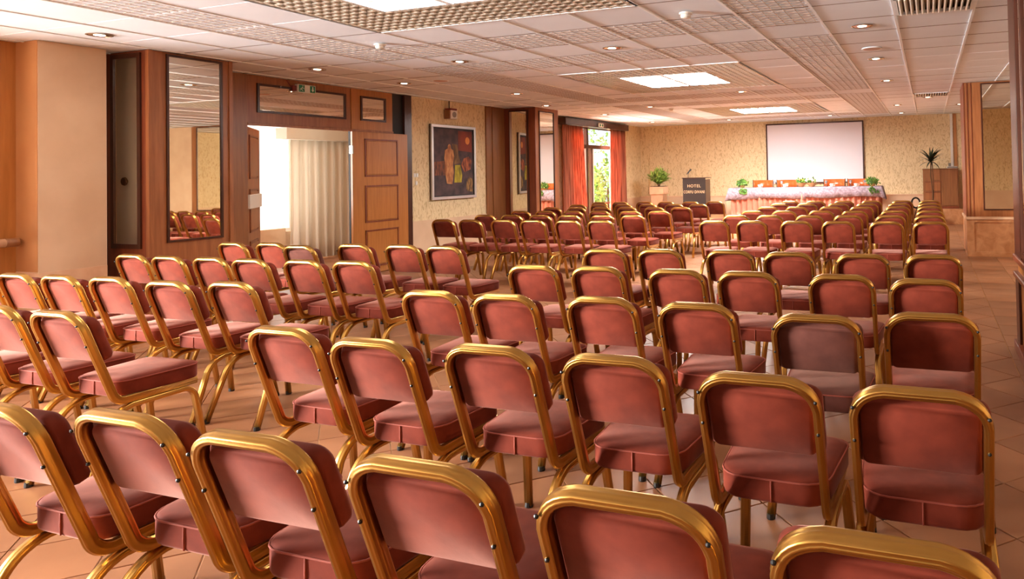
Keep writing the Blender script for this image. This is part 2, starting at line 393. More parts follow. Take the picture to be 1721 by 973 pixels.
for nme, j0 in (('nearest the camera, cut by the top of the picture', -6), ('in the middle of the ceiling', 3), ('nearest the projection screen', 12)):
    t = thing('ceiling_light', 'louvred ceiling light '+nme, 'ceiling light', (gx(-5), gy(j0+2), H), 0, 'louvred ceiling lights')
    for a in range(4):
        for b in range(4):
            lit = a in (1, 2) and b in (1, 2)
            loc = ((a-1.5)*T, (b-1.5)*T, 0)
            if lit:
                o = bpy.data.objects.new('diffuser', dm); C.objects.link(o); o.parent = t; o.location = loc
                r = bpy.data.objects.new('diffuser_rib', dg); C.objects.link(r); r.parent = o
            else:
                o = bpy.data.objects.new('louver_panel', lm); C.objects.link(o); o.parent = t; o.location = loc
    boxes('light_frame', [(-T-.012, T+.012, s*T-.012, s*T+.012, -.006, .05) for s in (-1, 1)] + [(s*T-.012, s*T+.012, -T, T, -.006, .05) for s in (-1, 1)]
          + [(-.026, .026, -T, T, -.01, .02), (-T, T, -.026, .026, -.01, .02)]
          + [(-2*T-.01, 2*T+.01, s*2*T-.01, s*2*T+.01, -.006, .012) for s in (-1, 1)] + [(s*2*T-.01, s*2*T+.01, -2*T, 2*T, -.006, .012) for s in (-1, 1)], 'tbar', t)

# recessed downlights
bm = bmesh.new(); lathe(bm, [(.098, .0), (.10, -.006), (.088, -.010), (.082, -.002), (.075, .0)], 24); r_me = bpy.data.meshes.new('trim_ring')
for f in list(bm.faces):
    if len(f.verts) > 4: bm.faces.remove(f)
bm.to_mesh(r_me); bm.free(); r_me.materials.append(M['chrome'])
bm = bmesh.new(); lathe(bm, [(.078, -.0055), (.06, -.0035), (.058, -.003)], 20); f_me = bpy.data.meshes.new('reflector'); bm.to_mesh(f_me); bm.free(); f_me.materials.append(M['chrome'])
bm = bmesh.new(); lathe(bm, [(.045, -.004), (.042, -.008), (.02, -.011)], 16); b_me = bpy.data.meshes.new('bulb'); bm.to_mesh(b_me); bm.free(); b_me.materials.append(M['bulb'])
DL = [(-6.93, 4.11, 'over the painted pillar at far left'), (-6.93, 6.45, 'just in front of the exit sign'), (-6.95, 7.95, 'over the open panelled door'),
      (-6.31, 9.81, 'over the wall with the painting'), (-6.93, 11.79, 'beside the top of the far mirrored pillar'),
      (-5.08, 6.72, 'between the exit sign and the middle louvred light'), (-3.13, 6.69, 'between the near and middle louvred lights'),
      (-.55, 6.66, 'nearest the slatted air vent at top right'), (-.57, 8.75, 'just beyond the round ceiling speaker at right'),
      (-.57, 11.05, 'third along the right-hand chair column'), (-.6, 15.54, 'fourth along the right-hand chair column'), (-.6, 17.9, 'last before the end wall at right'),
      (.02, 14.1, 'right beside the far slatted vent'), (.67, 16.1, 'above the wooden cabinet'), (-5.3, 13.1, 'left of the far louvred light'),
      (-2.95, 11.4, 'between the middle and far louvred lights'), (-6.9, 14.3, 'near the left end of the garden curtains'), (-6.9, 17.2, 'above the corner planter'),
      (-4.9, 17.6, 'above the lectern'), (-2.3, 17.7, 'above the projection screen'), (2.0, 8.3, 'first in the right alcove, seen in the column mirror'), (2.0, 10.3, 'second in the right alcove, seen in the column mirror')]
for x, y, w in DL:
    t = thing('downlight', 'round recessed ceiling downlight '+w, 'downlight', (x, y, H), 0, 'recessed downlights')
    for nme, me in (('trim_ring', r_me), ('reflector', f_me), ('bulb', b_me)):
        o = bpy.data.objects.new(nme, me); C.objects.link(o); o.parent = t
    d = bpy.data.lights.new('downlight_lamp', 'SPOT'); d.energy = 90 if x > 1 else 15; d.color = (1, .9, .74); d.spot_size = 2.3; d.spot_blend = .8; d.shadow_soft_size = .05
    o = bpy.data.objects.new('downlight_lamp', d); C.objects.link(o); o.parent = t; o.location = (0, 0, -.02)
# round speakers, smoke detectors, vents
for x, y, w in ((-.56, 7.98, 'between two downlights at right'), (-6.33, 7.95, 'near the panelled door')):
    t = thing('ceiling_speaker', 'flat round pinkish ceiling speaker '+w, 'speaker', (x, y, H), 0, 'ceiling speakers')
    bm = bmesh.new(); lathe(bm, [(.11, 0), (.112, -.006), (.105, -.009)], 28); link('rim', bm, 'tbar', t)
    bm = bmesh.new(); lathe(bm, [(.10, -.007), (.09, -.0105), (.02, -.011)], 28); link('grille', bm, mat('speaker_grille', (206, 172, 158), .7), t)
for x, y, w in ((-5.08, 5.48, 'in front of the doorway'), (-1.87, 5.45, 'near the top right mesh panels'), (-5.07, 13.7, 'left of the far louvred light')):
    t = thing('smoke_detector', 'small white smoke detector '+w, 'smoke detector', (x, y, H-.006), 0, 'smoke detectors')
    bm = bmesh.new(); lathe(bm, [(.055, 0), (.056, -.012), (.05, -.016)], 20); link('base', bm, 'white', t)
    bm = bmesh.new(); lathe(bm, [(.042, -.016), (.044, -.035), (.034, -.046), (.012, -.05)], 20); link('sensor_head', bm, 'white', t)
for i, j, w in ((0, -1, 'at the top right edge of the picture'), (0, 11, 'far off above the right-hand chairs')):
    t = thing('air_vent', 'slatted square air vent in the ceiling '+w, 'vent', (gx(i)+T/2, gy(j)+T/2, H), 0, 'ceiling air vents')
    boxes('vent_frame', [(-.31, .31, -.31, -.285, -.008, .02), (-.31, .31, .285, .31, -.008, .02), (-.31, -.285, -.31, .31, -.008, .02), (.285, .31, -.31, .31, -.008, .02)], 'tbar', t)
    bm = bmesh.new(); box(bm, -.006, .006, -.283, .283, -.018, .02); sm = bpy.data.meshes.new('vent_slat'); bm.to_mesh(sm); bm.free(); sm.materials.append(M['louver'])
    for k in range(13):
        o = bpy.data.objects.new('vent_slat', sm); C.objects.link(o); o.parent = t; o.location = (-.26+k*.0433, 0, .0); o.rotation_euler = (0, .5, 0)

# floor --------------------------------------------------------------
floor = struct(boxes('floor', [(-11.6, 4.4, -3.7, 19.15, -.12, -.006)], 'grout'))
G = .355; XB = .553
def clip(poly, f):
    out = []
    for a, b in zip(poly, poly[1:]+poly[:1]):
        fa, fb = f(a), f(b)
        if fa >= 0: out.append(a)
        if (fa >= 0) != (fb >= 0):
            q = fa/(fa-fb); out.append((a[0]+(b[0]-a[0])*q, a[1]+(b[1]-a[1])*q))
    return out
def prism(bm, poly, z0, z1):
    if len(poly) < 3: return
    lo = [bm.verts.new((x, y, z0)) for x, y in poly]; hi = [bm.verts.new((x, y, z1)) for x, y in poly]
    bm.faces.new(hi)
    for k in range(len(poly)): bm.faces.new((lo[k], lo[(k+1) % len(poly)], hi[(k+1) % len(poly)], hi[k]))
g2 = G/2-.003
bm = bmesh.new()
box(bm, -g2, g2, -g2, g2, -.006, 0); bmesh.ops.bevel(bm, geom=[e for e in bm.edges if all(v.co.z > -.001 for v in e.verts)], offset=.002, segments=1, affect='EDGES')
ft = bpy.data.meshes.new('floor_tile'); bm.to_mesh(ft); bm.free(); ft.materials.append(M['floor'])
s2 = math.sqrt(.5); cand = []; rest = bmesh.new()
for a in range(-60, 70):
    for b in range(-30, 90):
        u = -.88+G*(a+.5); v = 2.62+G*(b+.5)               # u=(x+y)/sqrt2, v=(y-x)/sqrt2
        x, y = (u-v)*s2, (u+v)*s2
        if x < -8.4 or x > XB+.3 or y < YB-.3 or y > 19: continue
        corners = [(x+(du-dv)*s2, y+(du+dv)*s2) for du, dv in ((-g2, -g2), (g2, -g2), (g2, g2), (-g2, g2))]
        if all(-8 < c[0] < XB-.003 and YB < c[1] < 18.9 for c in corners):
            p = project(x, y, 0); w = 0
            if p and -40 < p[0] < 1760 and p[1] < 1010: w = 1/p[2]**2
            cand.append((w, x, y, corners))
        else:
            poly = clip(corners, lambda c: XB-.003-c[0]); poly = clip(poly, lambda c: c[0]+8) if poly else poly
            if poly: prism(rest, poly, -.006, 0)
cand.sort(key=lambda c: -c[0]); nf = 0
for w, x, y, cs in cand:
    if w > 0 and nf < 250:
        o = bpy.data.objects.new('floor_tile', ft); C.objects.link(o); o.parent = floor; o.location = (x, y, random.uniform(-.0006, .0006)); o.rotation_euler = (0, 0, math.pi/4+random.choice((0, 1, 2, 3))*math.pi/2); nf += 1
    else: prism(rest, cs, -.006, 0)
bt = bmesh.new(); box(bt, -.196, .196, -.196, .196, -.006, 0)
btm = bpy.data.meshes.new('floor_tile'); bt.to_mesh(btm); bt.free(); btm.materials.append(M['floor'])
for c in range(9):
    for r in range(60):
        x, y = XB+.003+.199+c*.4, -3.3+r*.4
        if y > 18.7: continue
        if c < 2 and 3 < y < 18.7:
            o = bpy.data.objects.new('floor_tile', btm); C.objects.link(o); o.parent = floor; o.location = (x, y, 0)
        else: box(rest, x-.197, x+.197, y-.197, y+.197, -.006, 0)
for c in range(8):
    for r in range(18): box(rest, -11.4+c*.4+.002, -11.4+c*.4+.396, 5.0+r*.4, 5.396+r*.4, -.006, 0)
o = link('floor_tile', rest, 'floor', floor); o['kind'] = 'stuff'

# ------------------------------------------------------------------ mirrored pillars
def pane_frame(t, plane, c, a0, a1, z0, z1, out, w=.03, fm='wood_dark', d=.018):
    """mirror with a frame on plane x=c or y=c, facing sign out"""
    def bx_(a, b, za, zb, lo, hi):
        l, h = sorted((c+out*lo, c+out*hi))
        return (l, h, a, b, za, zb) if plane == 'x' else (a, b, l, h, za, zb)
    fr = boxes('mirror_frame', [bx_(a0-w, a1+w, z1, z1+w, 0, d), bx_(a0-w, a1+w, z0-w, z0, 0, d), bx_(a0-w, a0, z0, z1, 0, d), bx_(a1, a1+w, z0, z1, 0, d)], fm, t)
    boxes('mirror', [bx_(a0, a1, z0, z1, .002, .006)], 'mirror', t)
    return fr
t = thing('mirrored_pillar', 'wood-clad pillar with two tall mirrors, left of the doorway', 'pillar', (0, 0, 0))
boxes('cladding', [(-7.95, -7.30, 4.77, 5.62, .0, H-.003)], 'wood', t)
boxes('side_cladding', [(-7.93, -7.30, 4.757, 4.77, .0, H-.003)], 'wood_red', t)
boxes('corner_post', [(-7.33, -7.285, 4.752, 4.79, .0, H-.002), (-7.33, -7.285, 5.60, 5.64, 0, H-.002)], 'wood', t)
pane_frame(t, 'x', -7.30, 4.95, 5.50, .85, 2.725, 1, .022)
pane_frame(t, 'y', 4.757, -7.79, -7.44, .83, 2.70, -1, .045)
boxes('skirting', [(-7.93, -7.28, 4.745, 5.645, 0, .12)], 'wood_dark', t)
t = thing('mirrored_pillar', 'wood-clad pillar with two narrow mirrors beside the orange curtains', 'pillar', (0, 0, 0))
boxes('cladding', [(-7.98, -7.27, 11.95, 12.83, 0, H-.003)], 'wood', t)
boxes('side_cladding', [(-7.97, -7.27, 11.93, 11.95, 0, H-.003)], 'wood_red', t)
pane_frame(t, 'x', -7.27, 12.08, 12.62, .70, 2.68, 1, .02)
pane_frame(t, 'y', 11.93, -7.83, -7.45, .60, 2.69, -1, .03)
for o in t.children:            # this pane hangs slightly turned towards the room
    if o.name.startswith('mirror') and not o.name.startswith('mirror_frame') and o.dimensions.y < .05: tilt = o
tm = Matrix.Translation((-7.64, 11.915, 0)) @ Matrix.Rotation(.128, 4, 'Z') @ Matrix.Translation((7.64, -11.93, 0))
tilt.data.transform(tm)
t = thing('mirrored_column', 'wooden column with large mirror on a stone plinth, at the right', 'column', (0, 0, 0))
boxes('cladding', [(.56, 2.3, 12.0, 13.1, .60, H-.003)], 'wood', t)
boxes('edge_trim', [(.552, .565, 11.99, 13.1, .60, H-.002), (.60, .612, 11.985, 12.0, .60, H-.01), (.66, .67, 11.988, 12.0, .6, H-.01)], 'wood_red', t)
pane_frame(t, 'y', 12.0, .83, 2.1, .75, 2.725, -1, .022)
boxes('plinth', [(.55, 2.3, 11.97, 13.1, 0, .585)], 'marble', t)
boxes('plinth_cap', [(.53, 2.3, 11.94, 13.1, .585, .625)], 'marble_light', t, .004)
boxes('plinth_border', [(.55, .66, 11.955, 11.975, .0, .585), (.66, 2.3, 11.955, 11.975, .0, .075), (.66, 2.3, 11.955, 11.975, .54, .585)], 'marble', t)
t = thing('mirrored_column', 'dark-framed mirrored column at the right edge, nearest the camera', 'column', (0, 0, 0))
boxes('cladding', [(.64, .97, 4.3, 6.0, .0, H-.003)], 'wood_light', t)
boxes('corner_post', [(.622, .66, 5.64, 6.03, .74, H-.002)], 'wood_dark', t)
pane_frame(t, 'x', .64, 5.38, 5.62, .80, 2.7, -1, .04)
pane_frame(t, 'x', .64, 4.5, 5.28, .80, 2.7, -1, .04)
boxes('rail', [(.605, .66, 4.3, 6.03, .70, .75)], 'wood_red', t, .006)
boxes('rail', [(.605, .66, 4.3, 6.03, .575, .615)], 'wood_red', t, .006)
boxes('lower_frame', [(.622, .66, 5.84, 6.03, .07, .575), (.622, .66, 5.2, 5.3, .07, .575)], 'wood_dark', t)
boxes('skirting', [(.60, .66, 4.3, 6.04, 0, .08)], 'wood_red', t, .005)
boxes('alcove_mirror_post', [(2.3, 4.2, 12.0, 13.1, 0, H-.003)], 'plaster', struct(empty('wall_alcove')))

# ------------------------------------------------------------------ doorway
t = struct(empty('door_1'))
boxes('door_post', [(-8.15, -7.97, 5.70, 6.36, 0, H-.003)], 'wood_mid', t)
boxes('door_post', [(-8.015, -7.985, 8.0, 8.03, 0, 2.15)], 'niche', t)
boxes('header_board', [(-8.06, -7.985, 6.36, 8.015, 2.14, H-.003)], 'wood', t)
boxes('header_board', [(-8.15, -7.985, 8.03, 8.86, 2.14, H-.003)], 'wood_light', t)
boxes('header_rail', [(-7.99, -7.96, 6.36, 8.86, 2.13, 2.165)], 'wood', t, .004)
for a0, a1 in ((6.53, 7.89), (8.23, 8.68)):
    fr = boxes('transom_frame', [(-7.985, -7.965, a0-.03, a1+.03, 2.64, 2.67), (-7.985, -7.965, a0-.03, a1+.03, 2.30, 2.33), (-7.985, -7.965, a0-.03, a0, 2.33, 2.64), (-7.985, -7.965, a1, a1+.03, 2.33, 2.64)], 'wood_dark', t)
    boxes('transom_mirror', [(-7.984, -7.978, a0, a1, 2.33, 2.64)], 'mirror', fr)
def leaf(label, loc, rz, w, wm, plate):
    t = thing('door_leaf', label, 'door', loc, rz)
    boxes('door_board', [(0, w, -.02, .02, .01, 2.13)], wm, t, .003)
    for z0, z1 in ((.1, .66), (.77, 1.33), (1.46, 2.03)):
        for s in (-1, 1):
            x0, x1 = w*.2, w*.8
            p = boxes('door_panel', [(x0+.03, x1-.03, min(s*.02, s*.032), max(s*.02, s*.032), z0+.03, z1-.03)], wm, t, .008)
            boxes('panel_moulding', [(x0, x1, min(s*.02, s*.03), max(s*.02, s*.03), z, z+.022) for z in (z0, z1-.022)] +
                  [(x, x+.022, min(s*.02, s*.03), max(s*.02, s*.03), z0, z1) for x in (x0, x1-.022)], 'wood_red', p)
    for z in (.3, 1.86):
        h = boxes('hinge', [(-.012, .012, -.03, .03, z-.06, z+.06)], 'steel', t)
    if plate:
        boxes('push_plate', [(w*.05, w*.95, -.05, -.02, 1.08, 1.26)], 'white', t, .004)
    return t
leaf('honey-coloured three-panel door folded open flat against the wall', (-7.955, 7.995, 0), math.radians(90), 1.14, 'wood_light', False)
leaf('panelled door leaf standing ajar into the corridor, white plate across it', (-8.1, 6.42, 0), math.radians(132), .95, 'wood', True)
# exit sign
t = thing('exit_sign', 'small exit sign box with running figure and down arrow on green squares', 'sign', (-7.985, 7.2, 2.665))
boxes('sign_box', [(0, .06, -.14, .15, -.055, .055)], 'white', t, .004)
boxes('green_panel', [(.0605, .063, -.125, -.035, -.045, .045)], 'green', t)
boxes('green_panel', [(.0605, .063, .055, .135, -.045, .045)], 'green', t)
boxes('arrow', [(.0635, .0655, .088, .102, -.005, .035), (.0635, .0655, .075, .115, -.012, -.004), (.0635, .0655, .083, .107, -.022, -.012), (.0635, .0655, .09, .1, -.032, -.022)], 'ceramic', t)
bm = bmesh.new()
for a, b in (((-.095, .0), (-.06, .01)), ((-.095, .0), (-.11, -.01)), ((-.07, .02), (-.085, -.012)), ((-.085, -.012), (-.06, -.035)), ((-.085, -.012), (-.115, -.03)), ((-.06, .01), (-.045, -.005))):
    tube(bm, [(.0645, a[0], a[1]), (.0645, b[0], b[1])], .0035, 5)
lathe(bm, [(.007, -.001), (.007, .001)], 8, (.0645, -.064, .033), Matrix.Rotation(R90, 3, 'Y'))
link('running_figure', bm, 'ceramic', t)
bm = bmesh.new(); tube(bm, corner_path([(.02, -.14, .0), (.02, -.2, .0), (.01, -.27, .09)], [.03], 4), .006, 6); link('cable', bm, 'red', t)
boxes('cable_box', [(.0, .04, -.2, -.142, -.04, .03)], 'red', t)

# corridor beyond the doorway
co = struct(boxes('wall_corridor', [(-11.2, -11.0, 5.0, 7.9, 0, 2.7), (-11.2, -11.0, 9.7, 12.2, 0, 2.7), (-11.2, -11.0, 7.9, 9.7, 0, .5), (-11.2, -11.0, 7.9, 9.7, 2.45, 2.7),
                   (-11.2, -8.2, 4.9, 5.0, 0, 2.7), (-11.2, -8.2, 12.2, 12.3, 0, 2.7)], 'plaster'))
boxes('corridor_ceiling', [(-11.2, -8.2, 4.9, 12.3, 2.7, 2.8)], 'plaster', co)
w1 = struct(boxes('window_1', [(-11.12, -11.06, 7.9, 9.7, .5, .56), (-11.12, -11.06, 7.9, 9.7, 2.39, 2.45), (-11.12, -11.06, 7.9, 7.96, .56, 2.39), (-11.12, -11.06, 9.64, 9.7, .56, 2.39), (-11.12, -11.06, 8.78, 8.82, .56, 2.39)], 'white'))
boxes('pane', [(-11.1, -11.09, 7.96, 8.78, .56, 2.39), (-11.1, -11.09, 8.82, 9.64, .56, 2.39)], 'glass', w1)
def curtain(name, label, p0, p1, z0, z1, m_, folds, amp, t_=.006, group=None, seed=0, gather=None):
    rnd = random.Random(seed); bm = bmesh.new(); p0, p1 = Vector(p0), Vector(p1); d = (p1-p0); L = d.length; d.normalize(); nn = Vector((-d.y, d.x))
    N = folds*8; K = 7; ph = [rnd.uniform(-.5, .5) for _ in range(folds+2)]; am = [rnd.uniform(.6, 1.2) for _ in range(folds+2)]
    grid = []
    for s in (0, 1):
        g = []
        for r in range(K+1):
            z = z1+(z0-z1)*r/K; row = []
            sq = gather(r/K) if gather else 1
            for k in range(N+1):
                q = k/N; f = q*folds; i = int(f); w_ = am[min(i, folds)]*amp*math.sin(2*math.pi*f+ph[i % len(ph)]*r/K)
                row.append(bm.verts.new((*(p0+d*(L*q*sq)+nn*(w_*(.55+.45*r/K)+s*t_)), z)))
            g.append(row)
        grid.append(g)
    for s in (0, 1):
        for r in range(K):
            for k in range(N):
                q = (grid[s][r][k], grid[s][r][k+1], grid[s][r+1][k+1], grid[s][r+1][k]); bm.faces.new(q if s else q[::-1])
    a, b = grid
    for k in range(N):
        bm.faces.new((a[0][k], a[0][k+1], b[0][k+1], b[0][k])); bm.faces.new((a[K][k+1], a[K][k], b[K][k], b[K][k+1]))
    for r in range(K):
        bm.faces.new((a[r+1][0], a[r][0], b[r][0], b[r+1][0])); bm.faces.new((a[r][N], a[r+1][N], b[r+1][N], b[r][N]))
    o = link(name, bm, m_, None, True)
    return tag(o, label, 'curtain', group)
curtain('sheer_curtain', 'brightly lit white sheer curtain seen through the left of the doorway', (-10.9, 7.6), (-10.9, 9.38), .6, 2.46, 'sheer', 14, .03, seed=1)
curtain('cream_curtain', 'floor-length cream curtain seen through the right of the doorway', (-10.45, 9.15), (-10.45, 11.2), .02, 2.135, 'cream', 11, .05, seed=2)
tag(boxes('curtain_pelmet', [(-10.6, -10.34, 8.98, 11.3, 2.14, 2.33)], 'cream', None, .005), 'cream boxed pelmet above the cream corridor curtain', 'pelmet')
tag(boxes('radiator_cover', [(-10.995, -10.86, 7.6, 9.4, 0, .58)], 'plaster', None, .01), 'peach sill box under the bright corridor window', 'sill')

# handrail at far left
t = thing('handrail', 'thick padded horizontal handrail at the far left wall', 'handrail', (-7.87, 4.02, .925))
bm = bmesh.new(); tube(bm, [(0, -2.2, 0), (0, -.12, 0)], .038, 18); link('rail', bm, 'marble_light', t, True)
bm = bmesh.new(); tube(bm, [(0, -.12, 0), (0, -.03, 0), (-.0, -.02, 0)], .04, 18); link('end_cap', bm, 'wood_mid', t, True)
boxes('bracket', [(-.12, 0, -.5, -.46, -.02, .02), (-.12, 0, -2, -1.96, -.02, .02)], 'wood_mid', t)

# window behind the camera and its curtain (seen only in the mirrors)
w2 = struct(boxes('window_2', [(-8.15, -8.05, -2.4, 3.3, .5, .56), (-8.15, -8.05, -2.4, 3.3, 2.54, 2.6)] + [(-8.15, -8.05, y, y+.06, .56, 2.54) for y in (-2.4, -.53, 1.34, 3.24)], 'wood_dark'))
boxes('pane', [(-8.11, -8.10, y, y+1.81, .56, 2.54) for y in (-2.34, -.47, 1.4)], 'glass', w2)

# ------------------------------------------------------------------ painting, wall speaker, switches
t = thing('painting', 'square dark abstract painting of a standing figure and orange moon in silver frame', 'painting', (-7.985, 9.72, 1.04))
W_, H_ = 1.22, 1.30
boxes('backing', [(0, .02, -.0, W_, 0, H_)], 'wood_mid', t)
boxes('frame', [(.0, .05, 0, W_, 0, .05), (.0, .05, 0, W_, H_-.05, H_), (.0, .05, 0, .05, .05, H_-.05), (.0, .05, W_-.05, W_, .05, H_-.05)], 'silver', t, .004)
boxes('inner_edge', [(.02, .034, .05, W_-.05, .05, .068), (.02, .034, .05, W_-.05, H_-.068, H_-.05), (.02, .034, .05, .068, .068, H_-.068), (.02, .034, W_-.068, W_-.05, .068, H_-.068)], 'niche', t)
cv = boxes('canvas', [(.02, .026, .068, W_-.068, .068, H_-.068)], noise_mat('dark_canvas', (52, 40, 44), (84, 62, 62), nscale=7, detail=8, rough=.7, bump=.3, bscale=14), t)
def patch(name, pts, m_, x=.027, d=.003):
    bm = bmesh.new()
    lo = [bm.verts.new((x, p[0]*W_, p[1]*H_)) for p in pts]; hi = [bm.verts.new((x+d, p[0]*W_, p[1]*H_)) for p in pts]
    bm.faces.new(hi)
    for k in range(len(pts)): bm.faces.new((lo[k], lo[(k+1) % len(pts)], hi[(k+1) % len(pts)], hi[k]))
    bmesh.ops.recalc_face_normals(bm, faces=bm.faces)
    return link(name, bm, m_, cv)
mp_ = lambda n, a, b, s=20: noise_mat(n, a, b, (1, 1, .4), nscale=s*.6, detail=6, rough=.7)
patch('painted_sky', [(.60, .66), (.92, .64), (.92, .93), (.60, .93)], mp_('paint_red', (92, 34, 22), (130, 54, 34), 6), .0265, .001)
patch('painted_ground', [(.06, .32), (.34, .32), (.34, .52), (.06, .50)], mp_('paint_ochre', (64, 38, 32), (140, 78, 44), 44), .0265, .001)
patch('painted_bush', [(.66, .46), (.74, .36), (.88, .40), (.91, .52), (.84, .58), (.72, .55)], mp_('paint_rust', (84, 34, 24), (176, 96, 54), 44), .0275, .001)
patch('painted_city', [(.78, .10), (.93, .08), (.93, .26), (.84, .30), (.78, .22)], mp_('paint_gold', (60, 44, 36), (160, 120, 62), 44), .0275, .001)
patch('painted_moon', [(.815+.05*math.cos(a*math.pi/10), .80+.052*math.sin(a*math.pi/10)) for a in range(20)], mp_('paint_moon', (204, 120, 52), (230, 150, 76), 12))
patch('painted_column', [(.50, .22), (.66, .22), (.68, .32), (.64, .46), (.52, .46)], mp_('paint_lime', (120, 110, 20), (196, 180, 50), 26))
patch('painted_drape', [(.50, .47), (.66, .49), (.60, .60), (.58, .74), (.46, .75), (.50, .62)], mp_('paint_umber', (80, 56, 32), (140, 104, 60), 20), .0275, .001)
patch('painted_figure', [(.33, .21), (.45, .20), (.49, .36), (.47, .46), (.50, .58), (.48, .66), (.43, .685), (.42, .735), (.39, .745), (.36, .72), (.36, .685), (.30, .66), (.28, .55), (.30, .44), (.30, .34)], mp_('paint_flesh', (150, 88, 50), (206, 146, 92), 34), .029, .002)
t = thing('wall_siren', 'small cream wall speaker with red top above the painting', 'speaker', (-7.99, 10.24, 2.45))
boxes('housing', [(0, .12, -.09, .09, 0, .15)], 'white', t, .008)
boxes('side_plate', [(0, .115, -.12, -.092, 0, .15)], 'wood_mid', t)
boxes('cap', [(0, .12, -.1, .08, .155, .185)], 'red', t, .005)
bm = bmesh.new(); tube(bm, [(.03, -.02, .185), (.03, -.02, .318)], .008, 8); link('stem', bm, 'black', t)
bm = bmesh.new(); lathe(bm, [(.05, .12), (.052, .126), (.02, .122)], 16, (0, 0, .075), Matrix.Rotation(R90, 3, 'Y')); link('grille', bm, 'steel', t)
for y, z, w in ((9.36, 1.47, 'left of the upper pair'), (9.42, 1.47, 'right of the upper pair'), (9.40, 1.34, 'below the pair')):
    t = thing('light_switch', 'small pale wall switch beside the dark door trim, '+w, 'switch', (-8.0, y, z), 0, 'switches by the door')
    boxes('switch_plate', [(0, .012, -.024, .024, -.035, .035)], 'white', t, .003)
    boxes('rocker', [(.012, .018, -.012, .012, -.02, .02)], 'tbar', t, .002)

# ------------------------------------------------------------------ garden door, valance, drapes
t = struct(empty('window_3'))
boxes('window_frame', [(-8.12, -8.04, 14.6, 17.2, 2.56, 2.62), (-8.12, -8.04, 14.6, 14.66, 0, 2.56), (-8.12, -8.04, 17.14, 17.2, 0, 2.56), (-8.12, -8.02, 14.6, 17.2, 2.06, 2.15),
                       (-8.12, -8.03, 15.58, 15.66, 0, 2.56), (-8.12, -8.03, 15.84, 15.9, 0, 2.06), (-8.12, -8.04, 14.66, 17.14, .0, .1), (-8.12, -8.05, 16.1, 17.1, .62, .67)], 'wood_dark', t)
boxes('white_stile', [(-8.09, -8.05, 15.48, 15.58, .1, 2.06), (-8.09, -8.05, 15.90, 16.0, .1, 2.06)], 'white', t)
boxes('pane', [(-8.08, -8.07, 14.66, 15.48, .1, 2.06), (-8.08, -8.07, 16.0, 17.14, .1, 2.06), (-8.08, -8.07, 14.66, 15.58, 2.15, 2.56), (-8.08, -8.07, 15.66, 17.14, 2.15, 2.56)], 'glass', t)
tag(boxes('curtain_valance', [(-8.0, -7.78, 14.08, 17.62, 2.58, 2.735)], 'wood_dark', None, .004), 'dark wooden valance board above the garden door curtains', 'valance')
t = thing('exit_sign', 'small white exit sign on the valance over the garden door', 'sign', (-7.775, 15.85, 2.64))
boxes('sign_box', [(0, .03, -.13, .13, -.045, .045)], 'white', t, .003)
boxes('sign_marks', [(.031, .033, -.1, -.03, -.03, .03), (.031, .033, .03, .1, -.03, .03)], 'green', t)
curtain('orange_drape', 'left orange-red striped drape beside the mirrored pillar', (-7.88, 14.12), (-7.88, 15.3), .03, 2.575, 'drape', 9, .05, seed=4, gather=lambda q: .82+.18*q)
curtain('orange_drape', 'right orange-red striped drape beside the bare corner wall', (-7.88, 17.55), (-7.88, 16.55), .03, 2.575, 'drape', 8, .05, seed=5, gather=lambda q: .9+.1*q)
# garden outside
gr = struct(boxes('ground_outside', [(-24, -8.2, 10, 34, -.2, -.05)], 'paving'))
def foliage_bm(bm, c, rad, n, size, rnd, up=0):
    for _ in range(n):
        v = Vector((rnd.gauss(0, 1), rnd.gauss(0, 1), rnd.gauss(0, 1))).normalized()*rnd.uniform(.55, 1)
        p = Vector(c)+Vector((v.x*rad[0], v.y*rad[1], v.z*rad[2]))
        a = Vector((rnd.gauss(0, 1), rnd.gauss(0, 1), rnd.gauss(0, 1)+up)).normalized(); b = a.orthogonal().normalized(); s = size*rnd.uniform(.6, 1.3)
        q = [p, p+a*s*.5+b*s*.25, p+a*s, p+a*s*.5-b*s*.25]
        nn = a.cross(b)*.004
        lo = [bm.verts.new(w-nn) for w in q]; hi = [bm.verts.new(w+nn) for w in q]
        bm.faces.new(hi); bm.faces.new(lo[::-1])
        for k in range(4): bm.faces.new((lo[k], lo[(k+1) % 4], hi[(k+1) % 4], hi[k]))
rnd = random.Random(3)
for x, y, rx, rz, z, w, mm in ((-9.6, 18.3, .62, .95, 1.0, 'dense green shrub outside the left glass of the garden door', 'leaf'), (-9.75, 20.3, .62, 1.0, 1.0, 'leafy shrub outside the right glass of the garden door', 'leaf'),
                           (-12.6, 24.5, 1.7, 1.2, 3.3, 'pale green tree crown above the garden shrubs', 'leaf_light')):
    t = thing('garden_shrub' if z < 2 else 'garden_tree', w, 'shrub' if z < 2 else 'tree', (x, y, -.05))
    bm = bmesh.new(); foliage_bm(bm, (0, 0, z), (rx, rx, rz), 650 if z < 2 else 420, .16, rnd); o = link('foliage', bm, mm, t)
    bm = bmesh.new(); tube(bm, [(0, 0, 0), (.03, 0, z*.5), (0, .02, z)], .05, 8, radii=[.07, .05, .03]); link('trunk', bm, 'bark', t)

